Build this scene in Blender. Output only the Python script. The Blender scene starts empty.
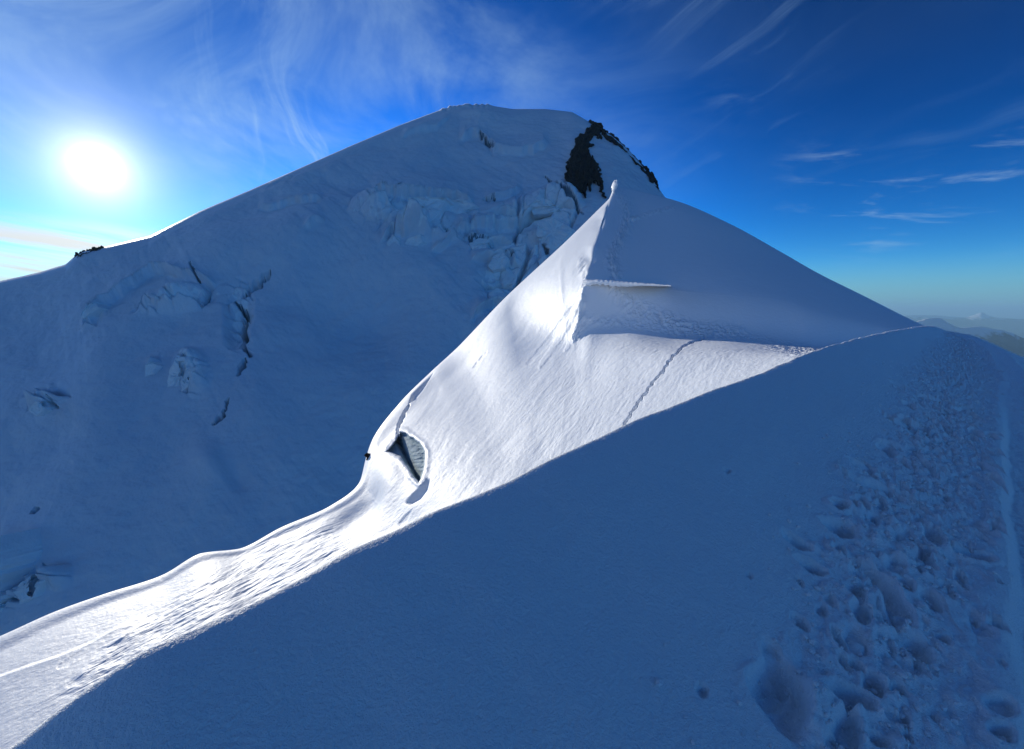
import bpy, math
import numpy as np

S = bpy.context.scene
COL = S.collection
RNG = np.random.default_rng(7)

# ------------------------------------------------------------------ camera
F, CX, CY = 450.0, 512.0, 374.5
PITCH = math.atan(64.5 / F)
cd = bpy.data.cameras.new('camera')
cam = bpy.data.objects.new('camera', cd)
COL.objects.link(cam)
cd.sensor_fit = 'HORIZONTAL'
cd.sensor_width = 36.0
cd.lens = 36.0 * F / 1024.0
cd.clip_start = 0.05
cd.clip_end = 900000.0
cam.location = (0, 0, 0)
cam.rotation_euler = (math.radians(90) - PITCH, 0, 0)
S.camera = cam

cp, sp_ = math.cos(PITCH), math.sin(PITCH)


def ray(px, py):
    a = (np.asarray(px, float) - CX) / F
    b = (CY - np.asarray(py, float)) / F
    return a, cp + b * sp_, -sp_ + b * cp


def at(px, py, d):
    """point seen at a pixel, d metres ahead"""
    x, y, z = ray(px, py)
    k = d / y
    return np.stack([x * k, y * k, z * k], -1)


# ------------------------------------------------------------------ sky, sun, exposure
sx, sy, sz = [float(v) for v in ray(97, 167)]
sl = math.sqrt(sx * sx + sy * sy + sz * sz)
SUN = np.array([sx, sy, sz]) / sl
SUN_EL = math.asin(SUN[2])
SUN_AZ = math.atan2(SUN[0], SUN[1])          # clockwise from +Y

W = bpy.data.worlds.new('World')
S.world = W
W.use_nodes = True


class NT:
    def __init__(self, tree):
        self.t = tree
        self.n = tree.nodes
        self.l = tree.links

    def node(self, kind, **kw):
        nd = self.n.new(kind)
        for k, v in kw.items():
            setattr(nd, k, v)
        return nd

    def put(self, sock, v):
        if hasattr(v, 'is_linked') or isinstance(v, bpy.types.NodeSocket):
            self.l.new(v, sock)
        else:
            sock.default_value = v

    def m(self, op, a, b=None, c=None, clamp=False):
        nd = self.node('ShaderNodeMath', operation=op, use_clamp=clamp)
        self.put(nd.inputs[0], a)
        if b is not None:
            self.put(nd.inputs[1], b)
        if c is not None:
            self.put(nd.inputs[2], c)
        return nd.outputs[0]

    def vm(self, op, a, b=None, scale=None):
        nd = self.node('ShaderNodeVectorMath', operation=op)
        self.put(nd.inputs[0], a)
        if b is not None:
            self.put(nd.inputs[1], b)
        if scale is not None:
            self.put(nd.inputs['Scale'], scale)
        return nd.outputs['Value'] if op in ('DOT_PRODUCT', 'LENGTH') else nd.outputs[0]

    def ss(self, v, lo, hi, a=0.0, b=1.0):
        nd = self.node('ShaderNodeMapRange', interpolation_type='SMOOTHSTEP')
        self.put(nd.inputs['Value'], v)
        nd.inputs['From Min'].default_value = lo
        nd.inputs['From Max'].default_value = hi
        nd.inputs['To Min'].default_value = a
        nd.inputs['To Max'].default_value = b
        return nd.outputs[0]

    def noise(self, vec, scale, detail=4, rough=0.5, dist=0.0):
        nd = self.node('ShaderNodeTexNoise')
        self.put(nd.inputs['Vector'], vec)
        nd.inputs['Scale'].default_value = scale
        nd.inputs['Detail'].default_value = detail
        nd.inputs['Roughness'].default_value = rough
        nd.inputs['Distortion'].default_value = dist
        return nd.outputs['Fac']

    def xyz(self, x, y, z):
        nd = self.node('ShaderNodeCombineXYZ')
        for i, v in enumerate((x, y, z)):
            self.put(nd.inputs[i], v)
        return nd.outputs[0]

    def mix(self, f, a, b, blend='MIX'):
        nd = self.node('ShaderNodeMix', data_type='RGBA', blend_type=blend)
        self.put(nd.inputs[0], f)
        self.put(nd.inputs[6], a)
        self.put(nd.inputs[7], b)
        return nd.outputs[2]


W.node_tree.nodes.clear()
g = NT(W.node_tree)
out = g.node('ShaderNodeOutputWorld')
bg = g.node('ShaderNodeBackground')
g.l.new(bg.outputs[0], out.inputs[0])
SKY_STRENGTH = 0.066
bg.inputs[1].default_value = SKY_STRENGTH
sky = g.node('ShaderNodeTexSky', sky_type='NISHITA')
sky.sun_disc = False
sky.sun_elevation = SUN_EL
sky.sun_rotation = SUN_AZ
sky.altitude = 3200.0
sky.air_density = 1.0
sky.dust_density = 0.6
sky.ozone_density = 3.0
hs = g.node('ShaderNodeHueSaturation')
hs.inputs['Saturation'].default_value = 1.32
hs.inputs['Value'].default_value = 1.0
g.l.new(sky.outputs[0], hs.inputs['Color'])
D = g.vm('NORMALIZE', g.node('ShaderNodeTexCoord').outputs['Generated'])
sep = g.node('ShaderNodeSeparateXYZ')
g.l.new(D, sep.inputs[0])
dx, dy, dz = sep.outputs
# glow of the air round the sun, and the sun itself
cosang = g.vm('DOT_PRODUCT', D, tuple(SUN))
ang = g.m('ARCCOSINE', g.m('MINIMUM', cosang, 0.999999))
# cirrus on a high flat sheet
k = g.m('DIVIDE', 1.0, g.m('ADD', g.m('MAXIMUM', dz, 0.0), 0.38))
u, v = g.m('MULTIPLY', dx, k), g.m('MULTIPLY', dy, k)
ca, sa = math.cos(math.radians(-38)), math.sin(math.radians(-38))
ur = g.m('ADD', g.m('MULTIPLY', u, ca), g.m('MULTIPLY', v, -sa))
vr = g.m('ADD', g.m('MULTIPLY', u, sa), g.m('MULTIPLY', v, ca))
wob = g.noise(g.xyz(u, v, 3.1), 1.1, 3, 0.5)
wob2 = g.m('MULTIPLY', g.m('SUBTRACT', wob, 0.5), 1.6)
fib = g.noise(g.xyz(g.m('ADD', g.m('MULTIPLY', ur, 3.2), wob2), g.m('ADD', g.m('MULTIPLY', vr, 0.55), wob2), 0.0), 2.6, 8, 0.62, 0.6)
big = g.noise(g.xyz(u, v, 9.0), 1.5, 3, 0.5)
cir = g.m('MULTIPLY', g.ss(fib, 0.50, 0.85), g.ss(big, 0.40, 0.66))
veil = g.m('MULTIPLY', g.ss(g.noise(g.xyz(u, v, 5.5), 2.4, 7, 0.62, 0.8), 0.36, 0.80), 0.70)
side = g.ss(dx, 0.85, -0.1, 0.4, 1.0)
cir = g.m('MULTIPLY', g.m('ADD', cir, g.m('MULTIPLY', veil, g.ss(dx, 0.5, -0.3, 0.1, 1.0))), side)
cir = g.m('MULTIPLY', cir, g.ss(dz, 0.10, 0.30))
# little wisps low on the right, level streaks
az = g.m('ARCTAN2', dx, dy)
el = g.m('ARCSINE', dz)
ws = g.noise(g.xyz(g.m('MULTIPLY', az, 5.0), g.m('MULTIPLY', g.m('ADD', el, g.m('MULTIPLY', az, 0.10)), 26.0), 2.0), 1.0, 5, 0.6, 0.4)
wm = g.m('MULTIPLY', g.ss(g.m('ABSOLUTE', g.m('SUBTRACT', az, 0.70)), 0.22, 0.05), g.ss(g.m('ABSOLUTE', g.m('SUBTRACT', el, 0.19)), 0.13, 0.03))
wisp = g.m('MULTIPLY', g.m('MULTIPLY', g.ss(ws, 0.50, 0.82), wm), 1.1)
# banded stratus low on the left
bs = g.noise(g.xyz(g.m('MULTIPLY', az, 2.4), g.m('MULTIPLY', g.m('ADD', el, g.m('MULTIPLY', az, 0.16)), 34.0), 7.0), 1.0, 6, 0.55, 0.3)
bm_ = g.m('MULTIPLY', g.ss(az, -0.50, -0.62), g.m('MULTIPLY', g.ss(el, 0.150, 0.105), g.ss(el, -0.02, 0.02)))
band = g.m('MULTIPLY', g.ss(bs, 0.38, 0.60), bm_)
disc = g.ss(ang, 0.036, 0.008)
halo = g.m('MULTIPLY', g.m('POWER', 2.718, g.m('DIVIDE', g.m('MULTIPLY', ang, -1.0), 0.110)), 3.2)
glow = g.m('MULTIPLY', g.m('POWER', 2.718, g.m('DIVIDE', g.m('MULTIPLY', ang, -1.0), 0.030)), 27.0)
glow2 = g.m('MULTIPLY', g.m('POWER', 2.718, g.m('DIVIDE', g.m('MULTIPLY', ang, -1.0), 0.34)), 1.0)

gm = g.node('ShaderNodeGamma')
gm.inputs['Gamma'].default_value = 1.5
g.l.new(g.vm('SCALE', hs.outputs[0], scale=0.25), gm.inputs['Color'])
c0 = g.vm('SCALE', gm.outputs[0], scale=g.ss(dz, 0.70, 0.14, 3.9, 7.2))
c0 = g.vm('MULTIPLY', c0, (0.85, 1.03, 0.98))
c0 = g.vm('SCALE', c0, scale=g.ss(dz, 0.58, 0.9, 1.0, 1.5))  # added lift of the unseen zenith, to lighten the trail and level snow
c0 = g.vm('SCALE', c0, scale=g.ss(ang, 1.30, 0.62, 0.94, 1.65))
c0 = g.vm('SCALE', c0, scale=g.ss(ang, 0.05, 0.55, 0.5, 1.0))
c0 = g.mix(g.ss(dz, 0.10, 0.0, 0.0, 0.85), c0, (1.7, 4.1, 6.2, 1))
near_sun = g.ss(ang, 1.5, 0.1)
ccol = g.mix(near_sun, (1.8, 3.6, 6.6, 1), (5.0, 7.6, 10.6, 1))
c1 = g.mix(g.m('MULTIPLY', cir, 0.85), c0, ccol)
c1 = g.mix(wisp, c1, (5.0, 7.4, 9.6, 1))
c1 = g.mix(g.m('MULTIPLY', band, 0.9), c1, (9.5, 8.7, 7.4, 1))


def addcol(a, fac, col):
    sc_ = g.vm('SCALE', col, scale=fac)
    return g.vm('ADD', a, sc_)


c2 = addcol(c1, glow, (1.0, 0.90, 0.74))
c2 = addcol(c2, glow2, (0.42, 0.85, 1.1))
c2 = addcol(c2, halo, (1.0, 1.0, 0.98))
c2 = addcol(c2, g.m('MULTIPLY', disc, 60.0), (1.0, 0.97, 0.92))
g.l.new(c2, bg.inputs[0])

sd = bpy.data.lights.new('sun', 'SUN')
sd.energy = 3.6
sd.angle = math.radians(0.53)
sd.color = (1.0, 0.94, 0.81)
sun = bpy.data.objects.new('sun', sd)
COL.objects.link(sun)
from mathutils import Vector
sun.rotation_euler = Vector(tuple(SUN)).to_track_quat('Z', 'Y').to_euler()
sun.location = tuple(SUN * 50)

S.render.engine = 'CYCLES'
vs = S.view_settings
vs.view_transform = 'Standard'
vs.look = 'None'
vs.gamma = 1.0
vs.use_curve_mapping = False
vs.exposure = 0.35
S.cycles.use_denoising = True
S.cycles.max_bounces = 6
S.cycles.diffuse_bounces = 3
S.cycles.volume_bounces = 0


# ------------------------------------------------------------------ numeric helpers
def _h(ix, iy, seed):
    h = (ix.astype(np.int64) * 374761393 + iy.astype(np.int64) * 668265263 + seed * 974711) & 0xFFFFFFFF
    h = ((h ^ (h >> 13)) * 1274126177) & 0xFFFFFFFF
    return (h ^ (h >> 16)) & 0xFFFFFFFF


def perlin(x, y, seed=0):
    ix, iy = np.floor(x), np.floor(y)
    fx, fy = x - ix, y - iy
    ux, uy = fx * fx * fx * (fx * (fx * 6 - 15) + 10), fy * fy * fy * (fy * (fy * 6 - 15) + 10)

    def gr(a, b):
        an = _h(ix + a, iy + b, seed) * (2 * np.pi / 4294967296.0)
        return np.cos(an) * (fx - a) + np.sin(an) * (fy - b)
    return ((gr(0, 0) * (1 - ux) + gr(1, 0) * ux) * (1 - uy) + (gr(0, 1) * (1 - ux) + gr(1, 1) * ux) * uy) * 1.5


def fbm(x, y, oct=5, seed=0, gain=0.5, ridged=False):
    s, a, t = 0.0, 1.0, 0.0
    for o in range(oct):
        n = perlin(x * 2 ** o + 17.3 * o, y * 2 ** o - 9.1 * o, seed + o)
        if ridged:
            n = 1 - 2 * np.abs(n)
        s = s + a * n
        t += a
        a *= gain
    return s / t


def voro(x, y, seed=0):
    """F1, F2, cell id hash 0..1 twice, offset to the cell point"""
    ix, iy = np.floor(x), np.floor(y)
    f1 = np.full(x.shape, 9.0); f2 = f1.copy()
    cid = np.zeros(x.shape); cid2 = cid.copy(); ox = cid.copy(); oy = cid.copy()
    for a in (-1, 0, 1):
        for b in (-1, 0, 1):
            h1 = _h(ix + a, iy + b, seed) / 4294967296.0
            h2 = _h(ix + a, iy + b, seed + 91) / 4294967296.0
            qx, qy = ix + a + h1 - x, iy + b + h2 - y
            d = np.sqrt(qx * qx + qy * qy)
            new = d < f1
            f2 = np.where(new, f1, np.minimum(f2, d))
            cid = np.where(new, _h(ix + a, iy + b, seed + 7) / 4294967296.0, cid)
            cid2 = np.where(new, _h(ix + a, iy + b, seed + 13) / 4294967296.0, cid2)
            ox = np.where(new, qx, ox); oy = np.where(new, qy, oy)
            f1 = np.where(new, d, f1)
    return f1, f2, cid, cid2, ox, oy


def sstep(v, a, b):
    t = np.clip((v - a) / (b - a), 0, 1)
    return t * t * (3 - 2 * t)


def pchip(xk, Y, x):
    """monotone cubic along axis 0"""
    xk = np.asarray(xk, float); Y = np.asarray(Y, float)
    h = np.diff(xk)
    sh = (-1,) + (1,) * (Y.ndim - 1)
    dl = np.diff(Y, axis=0) / h.reshape(sh)
    m = np.zeros_like(Y)
    a, b = dl[:-1], dl[1:]
    w1 = (2 * h[1:] + h[:-1]).reshape(sh); w2 = (h[1:] + 2 * h[:-1]).reshape(sh)
    with np.errstate(divide='ignore', invalid='ignore'):
        hm = (w1 + w2) / (w1 / a + w2 / b)
    m[1:-1] = np.where(a * b > 0, hm, 0)
    m[0], m[-1] = dl[0], dl[-1]
    i = np.clip(np.searchsorted(xk, x, side='right') - 1, 0, len(xk) - 2)
    t = ((x - xk[i]) / h[i])
    T = t.reshape(sh); H = h[i].reshape(sh)
    return ((1 + 2 * T) * (1 - T) ** 2 * Y[i] + T * (1 - T) ** 2 * H * m[i]
            + T * T * (3 - 2 * T) * Y[i + 1] + T * T * (T - 1) * H * m[i + 1])


def loft(uk, vk, K, u, v):
    """K[nu,nv,3] of px, py, ahead"""
    K = np.array(K, float)
    K[..., 2] = np.log(K[..., 2])
    A = pchip(uk, K, u)
    B = pchip(vk, np.swapaxes(A, 0, 1), v)
    B = np.swapaxes(B, 0, 1)
    B[..., 2] = np.exp(B[..., 2])
    return B


def seg_dist(px, py, pts):
    """distance to a polyline and running fraction along it"""
    best = np.full(px.shape, 1e9); frac = np.zeros(px.shape)
    n = len(pts) - 1
    for i in range(n):
        (x0, y0), (x1, y1) = pts[i][:2], pts[i + 1][:2]
        vx, vy = x1 - x0, y1 - y0
        L = vx * vx + vy * vy + 1e-9
        t = np.clip(((px - x0) * vx + (py - y0) * vy) / L, 0, 1)
        d = np.hypot(px - x0 - t * vx, py - y0 - t * vy)
        nb = d < best
        best = np.where(nb, d, best)
        frac = np.where(nb, (i + t) / n, frac)
    return best, frac


def side_dist(px, py, pts):
    """signed vertical offset below a left-to-right polyline"""
    xs = [p[0] for p in pts]; ys = [p[1] for p in pts]
    return py - np.interp(px, xs, ys)


def inside(px, py, poly):
    c = np.zeros(px.shape, bool)
    n = len(poly)
    for i in range(n):
        x0, y0 = poly[i]; x1, y1 = poly[(i + 1) % n]
        if y0 == y1:
            continue
        cond = ((y0 > py) != (y1 > py)) & (px < (x1 - x0) * (py - y0) / (y1 - y0) + x0)
        c ^= cond
    return c


def poly_sd(px, py, poly):
    d, _ = seg_dist(px, py, list(poly) + [poly[0]])
    return np.where(inside(px, py, poly), d, -d)      # positive inside


def normals(P):
    du = np.gradient(P, axis=0); dv = np.gradient(P, axis=1)
    n = np.cross(du, dv)
    n /= np.linalg.norm(n, axis=-1, keepdims=True) + 1e-12
    return n


def grid_mesh(name, P, mat, flip=False, smooth=True, parent=None):
    nu, nv = P.shape[:2]
    me = bpy.data.meshes.new(name)
    idx = np.arange(nu * nv).reshape(nu, nv)
    q = np.stack([idx[:-1, :-1], idx[1:, :-1], idx[1:, 1:], idx[:-1, 1:]], -1).reshape(-1, 4)
    if flip:
        q = q[:, ::-1]
    me.vertices.add(nu * nv)
    me.vertices.foreach_set('co', P.reshape(-1).astype(np.float32))
    me.loops.add(q.size)
    me.loops.foreach_set('vertex_index', q.reshape(-1).astype(np.int32))
    me.polygons.add(len(q))
    me.polygons.foreach_set('loop_start', (np.arange(len(q)) * 4).astype(np.int32))
    me.polygons.foreach_set('loop_total', np.full(len(q), 4, np.int32))
    me.update(calc_edges=True)
    me.polygons.foreach_set('use_smooth', np.full(len(q), smooth))
    me.materials.append(mat)
    o = bpy.data.objects.new(name, me)
    COL.objects.link(o)
    if parent:
        o.parent = parent
    return o


def poly_mesh(name, verts, faces, mat, smooth=False):
    me = bpy.data.meshes.new(name)
    me.from_pydata([tuple(map(float, q)) for q in verts], [], faces)
    me.update()
    me.polygons.foreach_set('use_smooth', [smooth] * len(me.polygons))
    me.materials.append(mat)
    o = bpy.data.objects.new(name, me)
    COL.objects.link(o)
    return o


def tag(o, label=None, cat=None, group=None, kind=None):
    for a, b in (('label', label), ('category', cat), ('group', group), ('kind', kind)):
        if b:
            o[a] = b
    return o


# ------------------------------------------------------------------ materials
def snow_mat(name, base, bumps, rough=0.55, spec=0.35, tint=None, tint_scale=1.0):
    m = bpy.data.materials.new(name)
    m.use_nodes = True
    m.node_tree.nodes.clear()
    t = NT(m.node_tree)
    o = t.node('ShaderNodeOutputMaterial')
    b = t.node('ShaderNodeBsdfPrincipled')
    t.l.new(b.outputs[0], o.inputs[0])
    pos = t.node('ShaderNodeNewGeometry').outputs['Position']
    if tint:
        f = t.ss(t.noise(pos, tint_scale, 6, 0.6), 0.35, 0.7)
        t.l.new(t.mix(f, base + (1,), tint + (1,)), b.inputs['Base Color'])
    else:
        b.inputs['Base Color'].default_value = base + (1,)
    b.inputs['Roughness'].default_value = rough
    b.inputs['Specular IOR Level'].default_value = spec
    h = None
    for (sc_, dist, det) in bumps:
        n = t.noise(pos, sc_, det, 0.6)
        n = t.m('MULTIPLY', n, dist)
        h = n if h is None else t.m('ADD', h, n)
    bp = t.node('ShaderNodeBump')
    bp.inputs['Strength'].default_value = 1.0
    bp.inputs['Distance'].default_value = 1.0
    t.l.new(h, bp.inputs['Height'])
    t.l.new(bp.outputs[0], b.inputs['Normal'])
    return m


SNOW = (0.86, 0.89, 0.93)
M_fg = snow_mat('grainy_snow', SNOW, [(70, 0.011, 3), (210, 0.005, 2), (14, 0.008, 3)])
b_ = M_fg.node_tree.nodes['Principled BSDF']
b_.inputs['Subsurface Weight'].default_value = 0.5
b_.inputs['Subsurface Radius'].default_value = (1.0, 1.0, 1.0)
b_.inputs['Subsurface Scale'].default_value = 0.02
M_mid = snow_mat('windblown_snow', SNOW, [(2.6, 0.045, 5), (0.5, 0.07, 4)])
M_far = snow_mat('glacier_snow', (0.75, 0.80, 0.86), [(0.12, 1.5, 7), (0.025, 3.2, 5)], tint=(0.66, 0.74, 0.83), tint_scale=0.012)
M_ice = snow_mat('glacier_ice', (0.90, 0.94, 0.96), [(0.30, 1.2, 6), (0.08, 1.2, 3)], rough=0.4, spec=0.5, tint=(0.76, 0.86, 0.91), tint_scale=0.05)
M_hole_shade = snow_mat('hole_shade_ice', (0.44, 0.52, 0.55), [(1.6, 0.25, 6)], rough=0.85, spec=0.1, tint=(0.32, 0.42, 0.46), tint_scale=0.5)  # ice of the ridge hole, its colour darkened to paint in the wall's shade
M_crack_shade = snow_mat('crack_shade_ice', (0.16, 0.24, 0.30), [(0.1, 1.5, 5)], rough=0.4)  # crack faces: the shade of their depth painted as a darker base colour
M_rock = snow_mat('dark_rock', (0.018, 0.014, 0.012), [(0.35, 1.6, 8), (0.06, 2.0, 4)], rough=0.9, spec=0.2, tint=(0.040, 0.029, 0.022), tint_scale=0.08)

# ------------------------------------------------------------------ far ground and ranges
m = bpy.data.materials.new('valley_land')
m.use_nodes = True
t = NT(m.node_tree)
b = m.node_tree.nodes['Principled BSDF']
pos = t.node('ShaderNodeNewGeometry').outputs['Position']
f = t.ss(t.noise(pos, 0.0003, 8, 0.6), 0.35, 0.65)
t.l.new(t.mix(f, (0.05, 0.052, 0.06, 1), (0.10, 0.10, 0.10, 1)), b.inputs['Base Color'])
b.inputs['Roughness'].default_value = 0.95
M_valley = m
m = bpy.data.materials.new('alpine_rock_and_snow')
m.use_nodes = True
t = NT(m.node_tree)
b = m.node_tree.nodes['Principled BSDF']
geo = t.node('ShaderNodeNewGeometry')
sp3 = t.node('ShaderNodeSeparateXYZ')
t.l.new(geo.outputs['Position'], sp3.inputs[0])
zz = t.m('ADD', sp3.outputs[2], t.m('MULTIPLY', t.noise(geo.outputs['Position'], 0.0012, 8, 0.65), 1800.0))
f = t.ss(zz, -420, -60)
t.l.new(t.mix(f, (0.08, 0.085, 0.115, 1), (0.78, 0.80, 0.84, 1)), b.inputs['Base Color'])
b.inputs['Roughness'].default_value = 0.9
M_alp = m

R_G = 420000.0
gp = np.array([[[-R_G, -R_G, -3600], [-R_G, R_G, -3600]], [[R_G, -R_G, -3600], [R_G, R_G, -3600]]], float)
tag(grid_mesh('ground', gp, M_valley, flip=False), kind='structure')


def mountain_range(name, pts, d0, width, seed, rough_amp, label_mat=M_alp):
    """pts: skyline (px,py); a range d0 metres ahead with a front and a back slope"""
    px = np.linspace(pts[0][0], pts[-1][0], 420)
    py = pchip([p[0] for p in pts], np.array([p[1] for p in pts], float)[:, None], px)[:, 0]
    crest = at(px, py, np.full(px.shape, d0))
    v = np.linspace(-1, 1, 120)
    P = np.zeros((len(px), len(v), 3))
    for j, w in enumerate(v):
        a = abs(w)
        prof = (1 - a) ** 1.15
        Y = d0 + w * width
        P[:, j, 0] = crest[:, 0] * Y / d0
        P[:, j, 1] = Y
        P[:, j, 2] = -3620 + (crest[:, 2] + 3620) * prof
    X = P[..., 0] / width; Y = P[..., 1] / width
    n = fbm(X * 3 + seed, Y * 3, 7, seed, 0.55, True)
    env = np.clip(1 - np.abs(v), 0.0, 1)[None, :] ** 0.5 * np.clip(1.15 - np.exp(-np.abs(v) * 12), 0.12, 1)[None, :]
    P[..., 2] += (n - 0.3) * rough_amp * env
    return tag(grid_mesh(name, P, label_mat, flip=False), kind='structure')


mountain_range('hills', [(700, 330), (800, 324), (880, 318), (915, 315), (932, 315), (948, 316), (965, 317), (978, 313.5), (982, 312.5), (990, 316), (1003, 318),
                         (1024, 319), (1060, 321), (1100, 316), (1200, 322)], 62000, 9000, 3, 260)
mountain_range('hills', [(760, 345), (880, 326), (915, 321), (930, 317.5), (938, 317), (950, 323), (962, 327), (978, 326), (995, 329), (1010, 332), (1024, 338), (1060, 346), (1120, 340), (1200, 360)],
               21000, 4600, 8, 240)
mountain_range('hills', [(780, 352), (900, 333), (930, 326), (950, 331), (970, 336), (1000, 347), (1024, 362), (1060, 372), (1120, 366), (1200, 380)], 12500, 3200, 12, 180)
mountain_range('hills', [(820, 366), (930, 345), (970, 347), (1000, 352), (1024, 356), (1060, 372), (1120, 390), (1200, 400)], 9300, 2400, 21, 150)

# ------------------------------------------------------------------ the big snow mountain
CS = 2.0
sky_c = [(-140, 318), (-60, 296), (0, 281), (40, 272), (66, 264), (75, 256), (84, 250), (95, 249), (108, 246), (150, 236), (200, 211), (250, 190), (300, 168), (350, 146), (400, 125),
         (440, 110), (452, 106.5), (470, 105), (490, 105.5), (512, 109), (545, 109), (572, 112), (586, 120), (598, 127), (612, 135), (626, 147), (640, 162), (652, 178),
         (664, 196), (690, 222), (740, 280), (820, 340)]
kx = np.array([-140, 0, 90, 200, 300, 400, 470, 540, 600, 660, 740, 820], float)
ky = np.interp(kx, [p[0] for p in sky_c], [p[1] for p in sky_c])
kd = np.array([430, 455, 470, 540, 640, 780, 880, 870, 800, 760, 740, 730]) * CS
by = np.array([800, 720, 680, 640, 600, 480, 420, 370, 330, 330, 350, 380], float)
bd = np.array([190, 200, 212, 235, 265, 350, 410, 470, 510, 540, 560, 570]) * CS
#            fraction up the visible slope -> fraction of depth gained
vf = np.array([0, 0.2, 0.4, 0.6, 0.8, 0.93, 1.0])
df = np.array([0, 0.12, 0.27, 0.46, 0.70, 0.89, 1.0])
NV_C = 620
vv = np.concatenate([np.linspace(0, 1, 560) , 1 + np.linspace(0.002, 1, 60) ** 1.5])
pxs = np.linspace(-140, 820, 1150)
skyY = np.interp(pxs, [p[0] for p in sky_c], [p[1] for p in sky_c])
ker = np.array([1, 2, 3, 2, 1]) / 9.0
skyY = np.convolve(np.pad(skyY, 2, 'edge'), ker, 'valid')
skyT = skyY.copy()
kw_ = np.hanning(121); kw_ /= kw_.sum()
skyY = np.convolve(np.pad(skyY, 60, 'edge'), kw_, 'valid')
skyY[pxs > 560] = skyT[pxs > 560] + (skyY - skyT)[pxs > 560] * np.clip(1 - (pxs[pxs > 560] - 560) / 20, 0, 1)
skyD = pchip(kx, kd[:, None], pxs)[:, 0]
botY = pchip(kx, by[:, None], pxs)[:, 0]
botD = pchip(kx, bd[:, None], pxs)[:, 0]


def c_depth_frac(vv_):
    return pchip(vf, df[:, None], np.clip(vv_, 0, 1))[:, 0]


vis = vv <= 1.0
PYc = np.zeros((len(pxs), len(vv))); DC = np.zeros_like(PYc)
PYc[:, vis] = botY[:, None] + (skyY - botY)[:, None] * vv[vis][None, :]
DC[:, vis] = np.exp(np.log(botD)[:, None] + (np.log(skyD / botD))[:, None] * c_depth_frac(vv[vis])[None, :])
PX = np.repeat(pxs[:, None], len(vv), 1)
res_ = (skyT - skyY)[:, None] * np.exp(-np.clip(PYc - skyY[:, None], 0, None) / 16.0)
PYc = PYc + res_
skyY = skyT
DC = DC + 22 * CS * np.exp(-(PYc - skyY[:, None]) / 1.1)
Pc = at(PX, PYc, np.where(vis[None, :], DC, 1))
top = Pc[:, np.where(vis)[0][-1], :]
for j in np.where(~vis)[0]:
    w = (vv[j] - 1)
    back = top.copy()
    s_ = w * 420 * CS
    dirn = top[:, :2] / np.linalg.norm(top[:, :2], axis=1, keepdims=True)
    back[:, :2] = top[:, :2] + dirn * s_
    back[:, 2] = top[:, 2] - 0.02 * s_ - s_ * s_ / (s_ + 60) * 0.62
    Pc[:, j] = back
PYc[:, ~vis] = PYc[:, [np.where(vis)[0][-1]]] - 6
Nc = normals(Pc)
if Nc[500, 300, 2] < 0:
    Nc = -Nc
X, Y, Z = Pc[..., 0], Pc[..., 1], Pc[..., 2]
PXw = PX + 3.0 * perlin(PX / 23, PYc / 23, 5) + 1.4 * perlin(PX / 7, PYc / 7, 6)
PYw = PYc + 3.0 * perlin(PX / 23, PYc / 23, 8) + 1.4 * perlin(PX / 7, PYc / 7, 9)
U = (X * 0.9 + Y * 0.2) ; V = Z * 1.2
edge = sstep(PYc - skyY[:, None], 0, 14) * (0.3 + 0.7 * vis[None, :])          # calm at the skyline
disp = 34 * fbm(U / 420, V / 420, 3, 31) * edge + 10 * fbm(U / 120, V / 95, 4, 32) * edge
disp += 4.0 * fbm((U * 0.8 + V * 0.6) / 30, (V * 0.8 - U * 0.6) / 190, 4, 35) * edge * sstep(fbm(U / 300, V / 300, 2, 36), -0.15, 0.3)
disp += 1.5 * fbm(U / 18, V / 14, 4, 33)


def blob(cx_, cy_, rx, ry, rot=0.0):
    a = math.radians(rot)
    qx = (PX - cx_) * math.cos(a) + (PYc - cy_) * math.sin(a)
    qy = -(PX - cx_) * math.sin(a) + (PYc - cy_) * math.cos(a)
    return np.exp(-((qx / rx) ** 2 + (qy / ry) ** 2))


# hollow basin under the icefall, swelling shoulders
disp += -45 * blob(350, 310, 95, 45, 10) + 22 * blob(300, 235, 120, 22, -18) + 18 * blob(520, 128, 60, 16, 5)
disp += 14 * blob(210, 462, 16, 24, -35) - 8 * blob(234, 474, 9, 20, -30)
# icefalls: broken blocks
crk = np.zeros_like(disp)
icef = np.clip(blob(410, 222, 60, 22, 6) + blob(520, 232, 42, 34, -35) + 0.8 * blob(560, 205, 22, 24, 50) + 0.8 * blob(505, 285, 30, 26, -30), 0, 1)
icef = np.clip(icef + 0.75 * blob(178, 300, 55, 14, -12) + 0.8 * blob(238, 318, 15, 36, 8) + 0.8 * blob(192, 372, 20, 26, -20)
               + 0.6 * blob(44, 398, 34, 14, -12) + 0.75 * blob(12, 575, 22, 40, 0) + 0.5 * blob(60, 575, 22, 22, 0) + 0.4 * blob(90, 320, 25, 12, -30), 0, 1)
icef = sstep(icef, 0.25, 0.8)
for (scl, amp, sd_) in ((44, 52.0, 41), (19, 15.0, 42), (7, 2.5, 43)):
    f1, f2, c1_, c2_, ox, oy = voro(PXw / (scl * 1.35) + PYw / (scl * 4), PYw / (scl * 0.8), sd_)
    blk = (c1_ - 0.45) + (c2_ - 0.5) * 0.9 * ox + 0.9 * oy * (0.3 + c1_)
    disp += icef * amp * blk
    disp -= icef * amp * 0.75 * sstep(f2 - f1, 0.10, 0.0)
# terraces and lips: snow stands out above the line, cliff below it


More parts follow.
